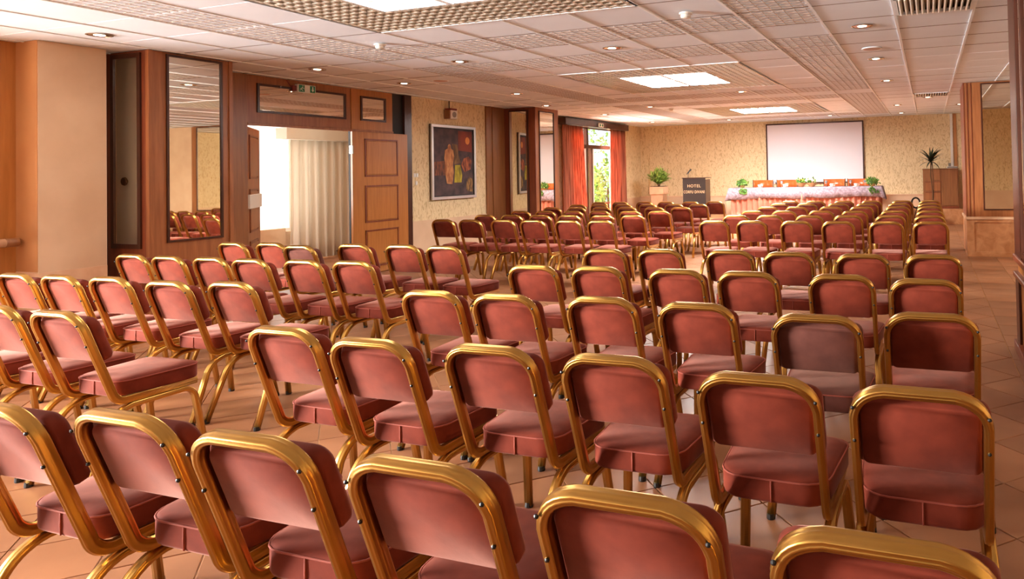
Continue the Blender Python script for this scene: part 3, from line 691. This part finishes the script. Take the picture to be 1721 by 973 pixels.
# ------------------------------------------------------------------ chairs
def velv(n, bm, m_, p): return link(n, bm, m_, p, True)
HB, HT = Vector((0, -.165, .40)), Vector((0, -.325, .838))
def chair(label, vel='velvet', detail=True):
    t = thing('banquet_chair', label, 'chair')
    bm = bmesh.new(); out = rrect(.178, .198, -.155, .245, .085, .06)
    stack(bm, out, [(.402, .02), (.406, .003), (.415, 0), (.468, 0), (.478, .003), (.484, .012), (.489, .035), (.492, .08)], lambda u, v, h: (u, v, h), .003)
    seat = velv('seat', bm, vel, t)
    bm = bmesh.new(); tube(bm, [(u*1.0, v, .4755) for u, v in out+out[:1]], .0032, 5, cap=False)
    tube(bm, [(.0, -.156, .408), (.0, -.157, .44), (.0, -.156, .474)], .003, 5)
    velv('piping', bm, 'piping', seat)
    d = (HT-HB).normalized(); nrm = Vector((0, d.z, -d.y))
    u0 = HB+d*.207
    bm = bmesh.new(); out = rrect(.158, .158, 0, .213, .02, .04)
    def tf(u, v, h): return Vector((u, 0, 0))+u0+d*v+nrm*h
    n_ = len(out); rings = []
    cv_ = .1065
    for h, w, iv in ((.006, .985, .004), (.010, 1, 0), (.020, 1.0, .0), (.024, 1.13, -.004), (.032, 1.16, -.006), (.056, 1.16, -.006), (.068, 1.12, .004), (.076, 1.0, .02), (.080, .75, .045)):
        ring = []
        for u, v in out:
            vv = cv_+(v-cv_)*(1-iv/cv_); ring.append(bm.verts.new(tf(u*w, vv, h)))
        rings.append(ring)
    for a, b in zip(rings, rings[1:]):
        for k in range(n_): bm.faces.new((a[k], a[(k+1) % n_], b[(k+1) % n_], b[k]))
    bm.faces.new(rings[0][::-1]); c = bm.verts.new(tf(0, cv_, .083))
    for k in range(n_): bm.faces.new((rings[-1][k], rings[-1][(k+1) % n_], c))
    velv('backrest', bm, vel, t)
    w = .1745
    bm = bmesh.new()
    pth = corner_path([(w, .225, .388), (w, HB.y, .388), (w, HT.y, HT.z), (-w, HT.y, HT.z), (-w, HB.y, .388), (-w, .225, .388)], [.055, .085, .085, .055], 7)
    tube(bm, pth, .0130, 32, .07, 8, flat=(nrm, 1.5))
    hoop = velv('back_frame', bm, 'gold', t)
    if detail:
        for s in (-1, 1):
            for q in (.31, .42):
                p = HB+d*q; bm = bmesh.new()
                mt = (-nrm).to_track_quat('Z', 'Y').to_matrix()
                lathe(bm, [(.0055, 0), (.0055, .003), (.002, .006)], 8, Vector((s*w, 0, 0))+p-nrm*.0205, mt); link('screw', bm, 'black', hoop)
    for s in (-1, 1):
        bm = bmesh.new()
        tube(bm, corner_path([(s*.202, .255, .012), (s*.178, .205, .357), (s*.178, -.175, .357), (s*.202, -.315, .012)], [.055, .12], 7), .0130, 32, .07, 8, flat=(Vector((1, 0, 0)), 1.4))
        lg = velv('leg_frame', bm, 'gold', t)
        if detail:
            for yy in (.256, -.316):
                bm = bmesh.new(); lathe(bm, [(.018, 0), (.019, .004), (.0175, .022)], 12, (s*.2025, yy, 0)); link('foot_cap', bm, 'black', lg)
    return t
XLc = [-6.32, -5.86, -5.36, -4.89, -4.37, -3.9]; XRc = [-2.43, -1.97, -1.45, -.98, -.46, .0]
NEAR = [1.18, 2.05, 2.97, 3.93, 4.94]; FAR = [7.90, 8.88, 9.86, 10.87, 11.82, 12.78]
meas = {('r', 0): [(-2.4, 1.17), (-2.01, 1.22), (-1.54, 1.2), (-1.04, 1.19), (-.56, 1.18), (-.09, 1.16)],
        ('r', 1): [(-2.49, 2.11), (-1.98, 2.04), (-1.48, 2.07), (-1.0, 2.06), (-.49, 1.98), (-.04, 1.97)],
        ('r', 2): [(-2.48, 2.99), (-2.03, 2.98), (-1.51, 3.02), (-1.01, 2.98), (-.44, 2.85), (-.01, 2.99)],
        ('r', 3): [(-2.48, 3.98), (-2.02, 4.0), (-1.47, 3.98), (-1.02, 3.97), (-.48, 3.96), (-.03, 3.89)],
        ('r', 4): [(-2.41, 4.93), (-1.97, 4.98), (-1.42, 5.01), (-.97, 4.95), (-.45, 4.93), (.01, 4.97)],
        ('l', 1): [None, None, None, (-4.95, 2.12), (-4.43, 2.13), (-3.91, 2.11)],
        ('l', 2): [(-6.3, 2.95), (-5.83, 2.93), (-5.39, 2.94), (-4.95, 2.96), (-4.36, 2.92), (-3.91, 2.98)],
        ('l', 3): [(-6.28, 3.93), (-5.8, 3.9), (-5.29, 3.9), (-4.88, 3.88), (-4.36, 3.91), (-3.94, 3.93)],
        ('l', 4): [(-6.28, 4.87), (-5.9, 4.91), (-5.22, 4.76), (-4.93, 4.94), (-4.4, 4.95), (-3.93, 4.92)]}
ordn = ['first', 'second', 'third', 'fourth', 'fifth', 'sixth']
rown = ['nearest', 'second', 'third', 'fourth', 'fifth', 'farthest']
protos = {}
rnd = random.Random(11)
def place(x, yh, label, group, brown=False, detail=True):
    key = (brown, detail)
    if key not in protos: o = protos[key] = chair(label, 'velvet_brown' if brown else 'velvet', detail)
    else: o = copy_tree(protos[key])
    o.location = (x, yh+.335, .0); o.rotation_euler = (0, 0, rnd.uniform(-.012, .012)); tag(o, label, 'chair', group)
for lst in meas.values():                # neighbours never closer than their frames allow
    for k in range(4, -1, -1):
        if lst[k] and lst[k+1][0]-lst[k][0] < .446: lst[k] = (lst[k+1][0]-.446, lst[k][1])
    for k in ():
        if lst[k] and lst[k-1] and lst[k][0]-lst[k-1][0] < .445: lst[k] = (lst[k-1][0]+.445, lst[k][1])
for (side, r), lst in meas.items():
    for k, p in enumerate(lst):
        if p is None: continue
        n_ = 5-k if side == 'l' else k
        br = (side, r, k) in (('l', 4, 2), ('r', 2, 4))
        rr = ['nearest', 'second', 'third', 'fourth', 'fifth'][r]
        lab = '%s velvet gold-framed chair, %s from the centre aisle, %s row, near %s block' % ('brown' if br else 'rose', ordn[n_], rr, 'left' if side == 'l' else 'right')
        place(p[0], p[1], lab, 'chairs of the near %s block' % ('left' if side == 'l' else 'right'), br)
for side, xs in (('l', XLc), ('r', XRc)):
    for r, y in enumerate(FAR):
        for k, x in enumerate(xs):
            n_ = 5-k if side == 'l' else k
            lab = 'rose velvet gold-framed chair, %s from the centre aisle, %s row, far %s block' % (ordn[n_], rown[r], 'left' if side == 'l' else 'right')
            place(x+rnd.uniform(-.006, .006), y+rnd.uniform(-.03, .03), lab, 'chairs of the far %s block' % ('left' if side == 'l' else 'right'), False, False)

# ------------------------------------------------------------------ stage end of the room
DZ = .22
struct(boxes('floor_stage', [(-6.6, -.55, 16.2, 18.85, 0, DZ)], 'marble', None))
t = thing('projection_screen', 'large white projection screen with dark red frame on the end wall', 'screen', (-2.905, 18.93, 1.08))
boxes('screen_surface', [(-1.28, 1.28, -.03, 0, .0, 1.6)], 'screen', t)
boxes('screen_frame', [(-1.31, 1.31, -.045, 0, 1.575, 1.61), (-1.31, 1.31, -.045, 0, -.03, 0), (-1.31, -1.275, -.045, 0, 0, 1.575), (1.275, 1.31, -.045, 0, 0, 1.575)], 'wood_dark', t)
# table
t = thing('conference_table', 'long head table on the stage with pleated salmon skirt', 'table', (-2.9, 17.25, DZ))
boxes('tabletop', [(-1.78, 1.78, -.32, .32, .72, .755)], 'wood_mid', t)
for sx in (-1.7, 0, 1.7):
    for sy in (-.27, .27):
        bm = bmesh.new(); tube(bm, [(sx, sy, 0), (sx, sy, .72)], .02, 8); link('leg', bm, 'steel', t)
def skirt_bm(path, z0, z1, amp, per, flare=0):
    bm = bmesh.new(); pts = []; acc = 0
    for a, b in zip(path, path[1:]):
        a, b = Vector(a), Vector(b); L = (b-a).length; d = (b-a)/L; nn = Vector((d.y, -d.x)); n = int(L/per*8)
        for k in range(n+(b == Vector(path[-1]))):
            s = acc+L*k/n; pts.append((a+d*L*k/n, nn, s))
        acc += L
    rows = []
    for r in range(4):
        q = r/3; z = z1+(z0-z1)*q
        rows.append([bm.verts.new((*(p+nn*((amp*math.sin(2*math.pi*s/per+.6*math.sin(s*3)))*(.6+.4*q)+flare*q)), z)) for p, nn, s in pts])
    for a, b in zip(rows, rows[1:]):
        for k in range(len(a)-1): bm.faces.new((a[k], a[k+1], b[k+1], b[k]))
    r = bmesh.ops.solidify(bm, geom=bm.faces[:], thickness=.004)
    return bm
bm = skirt_bm([(-1.8, .33), (-1.8, -.34), (1.8, -.34), (1.8, .33)], .01, .72, .032, .135)
link('table_skirt', bm, 'pink', t, True)
def drape_cloth(name, label, x0, x1, y0, y1, z, drop, left, right, seed):
    rnd = random.Random(seed); bm = bmesh.new(); pf = []
    NX = 44; rows = []
    # across: front hem -> top -> back
    prof = [(y0-.035, z-drop), (y0-.03, z-drop*.5), (y0-.022, z-.03), (y0-.005, z), (y0+.1, z+.002), (y1, z+.002)]
    ph = rnd.uniform(0, 6)
    for j, (y, zz) in enumerate(prof):
        row = []
        for k in range(NX+1):
            q = k/NX; x = x0+(x1-x0)*q; hang = max(0, min(1, (z-zz)/drop))
            w_ = .012*math.sin(q*38+ph)*hang+.02*hang*math.sin(q*11+ph)
            row.append(bm.verts.new((x, y-w_, zz-.02*hang*math.sin(q*7+ph))))
        rows.append(row)
    for a, b in zip(rows, rows[1:]):
        for k in range(NX): bm.faces.new((a[k], a[k+1], b[k+1], b[k]))
    for on, xx, sgn in ((left, x0, -1), (right, x1, 1)):
        if not on: continue
        g = []
        col = [r[0 if sgn < 0 else -1] for r in rows[3:]]
        for q in (0, .35, .7, 1):
            g.append([bm.verts.new((xx+sgn*(.02+.09*q+.02*math.sin(i*2.2)*q), v.co.y-(.06*q if i == 0 else 0), z-(drop+.06)*q)) for i, v in enumerate(col)])
        for a, b in zip(g, g[1:]):
            for k in range(len(a)-1):
                bm.faces.new((a[k], a[k+1], b[k+1], b[k]))
        for k in range(len(col)-1): bm.faces.new((col[k], col[k+1], g[0][k+1], g[0][k]))
        fr = [r[0 if sgn < 0 else -1] for r in rows[:4]][::-1]; ed = [gg[0] for gg in g]
        for k in range(3):
            bm.faces.new((fr[k], fr[k+1], ed[k+1], ed[k]))
    bmesh.ops.recalc_face_normals(bm, faces=bm.faces); bmesh.ops.solidify(bm, geom=bm.faces[:], thickness=-.004)
    tag(link(name, bm, 'lilac', None, True), label, 'tablecloth', 'lilac table overlays')
drape_cloth('table_overlay', 'lilac grey cloth over the left half of the head table', -4.74, -2.82, 16.91, 17.58, DZ+.764, .26, True, False, 1)
drape_cloth('table_overlay', 'lilac grey cloth over the right half of the head table', -2.86, -1.07, 16.90, 17.58, DZ+.770, .24, False, True, 2)
TZ = DZ+.776
# armchairs behind the table
def bow_chair(label, x):
    t = thing('meeting_chair', label, 'chair', (x, 18.02, DZ), 0, 'chairs behind the head table')
    bm = bmesh.new(); n = 14; rows = []
    for z, r in ((.66, .235), (.94, .25)):
        for th in (0, .02):
            rows.append([bm.verts.new(((r+th)*math.cos(math.radians(15+150*k/n)), (r+th)*math.sin(math.radians(15+150*k/n))*.8, z)) for k in range(n+1)])
    i0, o0, i1, o1 = rows
    for k in range(n):
        for a, b in ((i0, i1), (i1, o1), (o1, o0), (o0, i0)): bm.faces.new((a[k], a[k+1], b[k+1], b[k]))
    for e in (0, n): bm.faces.new((i0[e], i1[e], o1[e], o0[e]))
    bmesh.ops.recalc_face_normals(bm, faces=bm.faces)
    link('backrest', bm, 'orange_wood', t, True)
    bm = bmesh.new(); lathe(bm, [(.21, .42), (.23, .45), (.22, .48), (.1, .49)], 24); link('seat', bm, 'velvet', t, True)
    for a in (45, 135, 225, 315):
        bm = bmesh.new(); c_, s_ = math.cos(math.radians(a)), math.sin(math.radians(a)); tube(bm, [(c_*.26, s_*.24, 0), (c_*.19, s_*.18, .43)], .014, 8); link('leg', bm, 'chrome', t)
    for s in (-1, 1):
        bm = bmesh.new(); tube(bm, corner_path([(s*.19, .1, .44), (s*.27, .06, .6), (s*.268, .06, .95)], [.06]), .012, 8); link('arm_tube', bm, 'chrome', t)
for x, w in ((-4.14, 'leftmost behind the head table'), (-3.5, 'second from left behind the head table'), (-2.28, 'third from left behind the head table'), (-1.68, 'rightmost behind the head table')):
    bow_chair('curved orange wooden chair with chrome arms, '+w, x)
# cups
bm = bmesh.new(); lathe(bm, [(.075, 0), (.085, .012), (.03, .014)], 18); sa_me = bpy.data.meshes.new('saucer'); bm.to_mesh(sa_me); bm.free(); sa_me.materials.append(M['ceramic'])
bm = bmesh.new(); lathe(bm, [(.026, .012), (.042, .035), (.05, .075), (.044, .074), (.03, .03)], 18); cu_me = bpy.data.meshes.new('cup_bowl'); bm.to_mesh(cu_me); bm.free(); cu_me.materials.append(M['ceramic'])
for x, w in ((-3.98, 'in front of the leftmost orange chair'), (-3.35, 'in front of the second orange chair'), (-2.21, 'in front of the third orange chair'), (-1.64, 'in front of the rightmost orange chair')):
    t = thing('coffee_cup', 'white coffee cup and saucer '+w, 'cup', (x, 17.0, TZ), 0, 'cups on the head table')
    for nme, me in (('saucer', sa_me), ('cup_bowl', cu_me)):
        o = bpy.data.objects.new(nme, me); C.objects.link(o); o.parent = t
    bm = bmesh.new(); tube(bm, corner_path([(.045, 0, .06), (.08, 0, .055), (.075, 0, .03), (.038, 0, .03)], [.015, .015], 3), .005, 6); link('handle', bm, 'ceramic', t)
for x, w in ((-3.63, 'between the two left chairs'), (-3.45, 'beside the second cup'), (-2.36, 'left of the third cup'), (-1.78, 'left of the fourth cup'), (-1.44, 'beside the right fern')):
    t = thing('water_glass', 'stemmed water glass '+w, 'glass', (x, 17.12, TZ), 0, 'glasses on the head table')
    bm = bmesh.new(); lathe(bm, [(.035, 0), (.035, .004), (.005, .008), (.005, .07), (.03, .1), (.036, .15), (.033, .15), (.026, .1)], 16); link('bowl', bm, 'tumbler', t, True)
# flower and fruit bowls
for x, w, fm in ((-2.96, 'fruit basket with yellow fruit and cream flowers, left of the table centre', (230, 190, 90)), (-2.70, 'wicker bowl of greenery and pink flowers at the table centre', (240, 206, 196))):
    t = thing('flower_basket', w, 'basket', (x, 17.1, TZ))
    bm = bmesh.new(); lathe(bm, [(.05, 0), (.06, .01), (.11, .07), (.13, .1), (.12, .1), (.08, .05)], 18); link('bowl', bm, 'basket', t)
    r2 = random.Random(x)
    for k in range(9):
        bm = bmesh.new(); a = r2.uniform(0, 6.28); rr = r2.uniform(.0, .08)
        bmesh.ops.create_icosphere(bm, subdivisions=1, radius=r2.uniform(.022, .035), matrix=Matrix.Translation((rr*math.cos(a), rr*math.sin(a), r2.uniform(.1, .19)))); link('bloom', bm, mat('bloom', fm, .6), t, True)
    bm = bmesh.new(); foliage_bm(bm, (0, 0, .14), (.11, .09, .06), 60, .07, r2); link('foliage', bm, 'leaf', t)
for x, w in ((-4.42, 'trailing green fern at the left end of the head table'), (-1.26, 'round green fern at the right end of the head table')):
    t = thing('table_fern', w, 'plant', (x, 16.99, TZ))
    bm = bmesh.new(); lathe(bm, [(.05, 0), (.07, .07), (.06, .07)], 14); link('pot', bm, 'basket', t)
    r2 = random.Random(x); bm = bmesh.new(); foliage_bm(bm, (0, 0, .12), (.15, .11, .08), 240, .06, r2)
    for k in range(10):
        a = r2.uniform(-.8, .8); foliage_bm(bm, (.14*math.sin(a)+.05, -.13, -.02-.02*k*.6), (.03, .02, .03), 10, .05, r2, -1)
    link('foliage', bm, 'leaf', t)
# lectern
t = thing('lectern', 'dark lectern lettered in cream at the left of the stage', 'lectern', (-5.75, 17.15, DZ))
boxes('front_panel', [(-.31, .31, -.02, 0, 0, 1.03)], 'sign_board', t, .003)
boxes('side_panel', [(-.31, -.285, 0, .4, 0, 1.0)], 'wood_dark', t); boxes('side_panel', [(.285, .31, 0, .4, 0, 1.0)], 'wood_dark', t)
boxes('top', [(-.33, .33, -.03, .42, 1.03, 1.05)], 'wood_dark', t, .004)
def text_obj(name, s, size, loc, parent, m_, w=None):
    cu = bpy.data.curves.new(name, 'FONT'); cu.body = s; cu.size = size; cu.align_x = 'CENTER'; cu.extrude = .002; cu.space_character = 1.15
    tmp = bpy.data.objects.new(name, cu); C.objects.link(tmp)
    me = bpy.data.meshes.new_from_object(tmp.evaluated_get(bpy.context.evaluated_depsgraph_get()))
    bpy.data.objects.remove(tmp)
    o = bpy.data.objects.new(name, me); C.objects.link(o); me.materials.clear(); me.materials.append(M[m_]); o.parent = parent
    o.location = loc; o.rotation_euler = (R90, 0, 0)
    if w: bw = max(v.co.x for v in me.vertices)-min(v.co.x for v in me.vertices); o.scale = (w/bw, 1, 1)
    return o
text_obj('lettering', 'HOTEL', .105, (0, -.0245, .80), t, 'letters', .36)
text_obj('lettering', 'CORFU DIVANI', .105, (0, -.0245, .645), t, 'letters', .57)
t = thing('microphone', 'black microphone on a bent stand on top of the lectern', 'microphone', (-5.93, 17.2, DZ+1.05))
bm = bmesh.new(); tube(bm, corner_path([(0, 0, 0), (0, 0, .09), (.05, -.03, .17)], [.03]), .007, 8); link('stand', bm, 'black', t)
bm = bmesh.new(); tube(bm, [(-.05, .03, .09), (.06, -.04, .18), (.10, -.06, .21)], .016, 10, radii=[.010, .017, .024]); link('mic_head', bm, 'black', t)
# planter with plant in the corner
t = thing('tall_planter', 'tall square stone planter with leafy green plant, in the left corner', 'planter', (-7.05, 17.95, 0))
boxes('planter_column', [(-.17, .17, -.17, .17, 0, .82)], 'marble_light', t, .004)
boxes('planter_rim', [(-.205, .205, -.205, .205, .82, 1.03)], 'marble_light', t, .005)
boxes('soil', [(-.18, .18, -.18, .18, 1.0, 1.04)], 'soil', t)
bm = bmesh.new()
for k in range(6):
    a = k*1.05; tube(bm, [(.02*math.cos(a), .02*math.sin(a), 1.03), (.06*math.cos(a), .06*math.sin(a), 1.2)], .008, 6)
link('stems', bm, 'bark', t)
r2 = random.Random(5); bm = bmesh.new()
for k in range(80):
    a = r2.uniform(0, 6.28); tilt = r2.uniform(.05, .95); L = r2.uniform(.28, .48)
    pts = []
    for q in range(6):
        f = q/5; rr = .05+L*math.sin(tilt)*f; zz = 1.1+L*math.cos(tilt)*f*1.1-.12*f*f*tilt; p = Vector((rr*math.cos(a), rr*math.sin(a), zz)); pts.append(p)
        if q: 
            for s in (-1, 1):
                dirv = Vector((-math.sin(a)*s, math.cos(a)*s, .25)); e = p+dirv*.085*(1.1-f*.6)
                b0 = pts[-2]; v = [bm.verts.new(x_) for x_ in (b0, (b0+e)/2+Vector((0, 0, .012)), e, (p+e)/2-Vector((0, 0, .004)))]; bm.faces.new(v)
bmesh.ops.solidify(bm, geom=bm.faces[:], thickness=.002)
foliage_bm(bm, (0, 0, 1.34), (.24, .24, .2), 170, .09, r2)
link('foliage', bm, 'leaf_light', t)
# low marble box beside the lectern
tag(boxes('stone_block', [(-5.2, -4.98, 18.2, 18.8, DZ, .72)], 'plaster', None, .005), 'low peach block right of the lectern against the end wall', 'block')
# cabinet
struct(boxes('floor_ledge', [(-.45, 1.7, 18.35, 18.85, 0, .38)], 'marble', None))
t = thing('wooden_cabinet', 'brown wooden cabinet on the stone ledge at the right of the end wall', 'cabinet', (-.14, 18.5, .38))
boxes('carcass', [(0, .83, 0, .33, 0, .98)], 'wood_mid', t)
boxes('top', [(-.015, .845, -.02, .34, .98, 1.0)], 'wood_mid', t, .003)
boxes('plinth', [(0, .83, -.012, 0, 0, .06)], 'wood_red', t)
boxes('door', [(.44, .81, -.016, 0, .08, .97)], 'wood_mid', t, .003)
boxes('door', [(.03, .41, -.014, 0, .70, .97)], 'wood_mid', t, .003)
for z0, z1 in ((.44, .66), (.10, .40)):
    d_ = boxes('drawer', [(.06, .41, -.02, 0, z0, z1)], 'wood', t, .004)
    boxes('drawer_edge', [(.05, .42, -.03, -.0, z1, z1+.015)], 'wood_red', d_)
t = thing('dracaena', 'spiky dark-leaved dracaena plant standing in front of the wooden cabinet', 'plant', (.055, 18.0, 0))
bm = bmesh.new(); lathe(bm, [(.12, 0), (.15, .28), (.16, .3), (.13, .3)], 18); link('pot', bm, 'basket', t)
bm = bmesh.new(); tube(bm, [(0, 0, .25), (.03, 0, .8), (-.01, .01, 1.2), (0, 0, 1.52)], .013, 8); tube(bm, [(.02, 0, .3), (.05, .02, .9), (.03, 0, 1.5)], .01, 8); link('stem', bm, 'bark', t)
bm = bmesh.new(); r2 = random.Random(9)
for k in range(44):
    a = r2.uniform(0, 6.28); tilt = r2.uniform(.25, 1.6); L = r2.uniform(.38, .52); prev = None
    for q in range(6):
        f = q/5; ang = tilt+f*.75; 
        p = Vector((0, 0, 1.55)) if q == 0 else cur+Vector((math.sin(ang)*math.cos(a), math.sin(ang)*math.sin(a), math.cos(ang)))*L/5
        cur = p; w_ = .026*(1-f**2)+.001; sd = Vector((-math.sin(a), math.cos(a), 0))*w_
        pair = (bm.verts.new(p-sd), bm.verts.new(p+sd))
        if prev: bm.faces.new((prev[0], prev[1], pair[1], pair[0]))
        prev = pair
bmesh.ops.solidify(bm, geom=bm.faces[:], thickness=.002)
link('foliage', bm, 'leaf_dark', t)
t = thing('sound_device', 'small pale electronic box on top of the wooden cabinet', 'device', (.56, 18.62, 1.38))
boxes('housing', [(-.13, .13, -.08, .08, .0, .05)], 'white', t, .004)
boxes('face_plate', [(-.12, .12, -.084, -.08, .01, .04)], 'steel', t)
boxes('knob', [(-.09, -.03, -.05, .0, .05, .13)], 'steel', t, .008)
t = thing('cable_duct', 'pale vertical cable duct on the end wall above the cabinet', 'duct', (.6, 18.94, 1.42))
boxes('duct', [(-.06, 0, -.04, 0, 0, 1.34)], 'white', t)
boxes('duct_strip', [(.01, .09, -.02, 0, 0, 1.34)], 'brown_and_shade', t)
t = thing('cable_coil', 'coiled dark cable leaning on the wall left of the cabinet', 'cable', (-.32, 18.2, .1))
bm = bmesh.new()
for s in (0, 1, 2): tube(bm, [(.11*math.cos(a*math.pi/8)*(1-.12*s), .02*s, .44+.14*math.sin(a*math.pi/8)*(1-.1*s)) for a in range(17)], .008, 6)
tube(bm, [(.03, 0, .32), (-.04, .0, .1), (.0, 0, -.1)], .008, 6)
link('cable', bm, 'black', t)
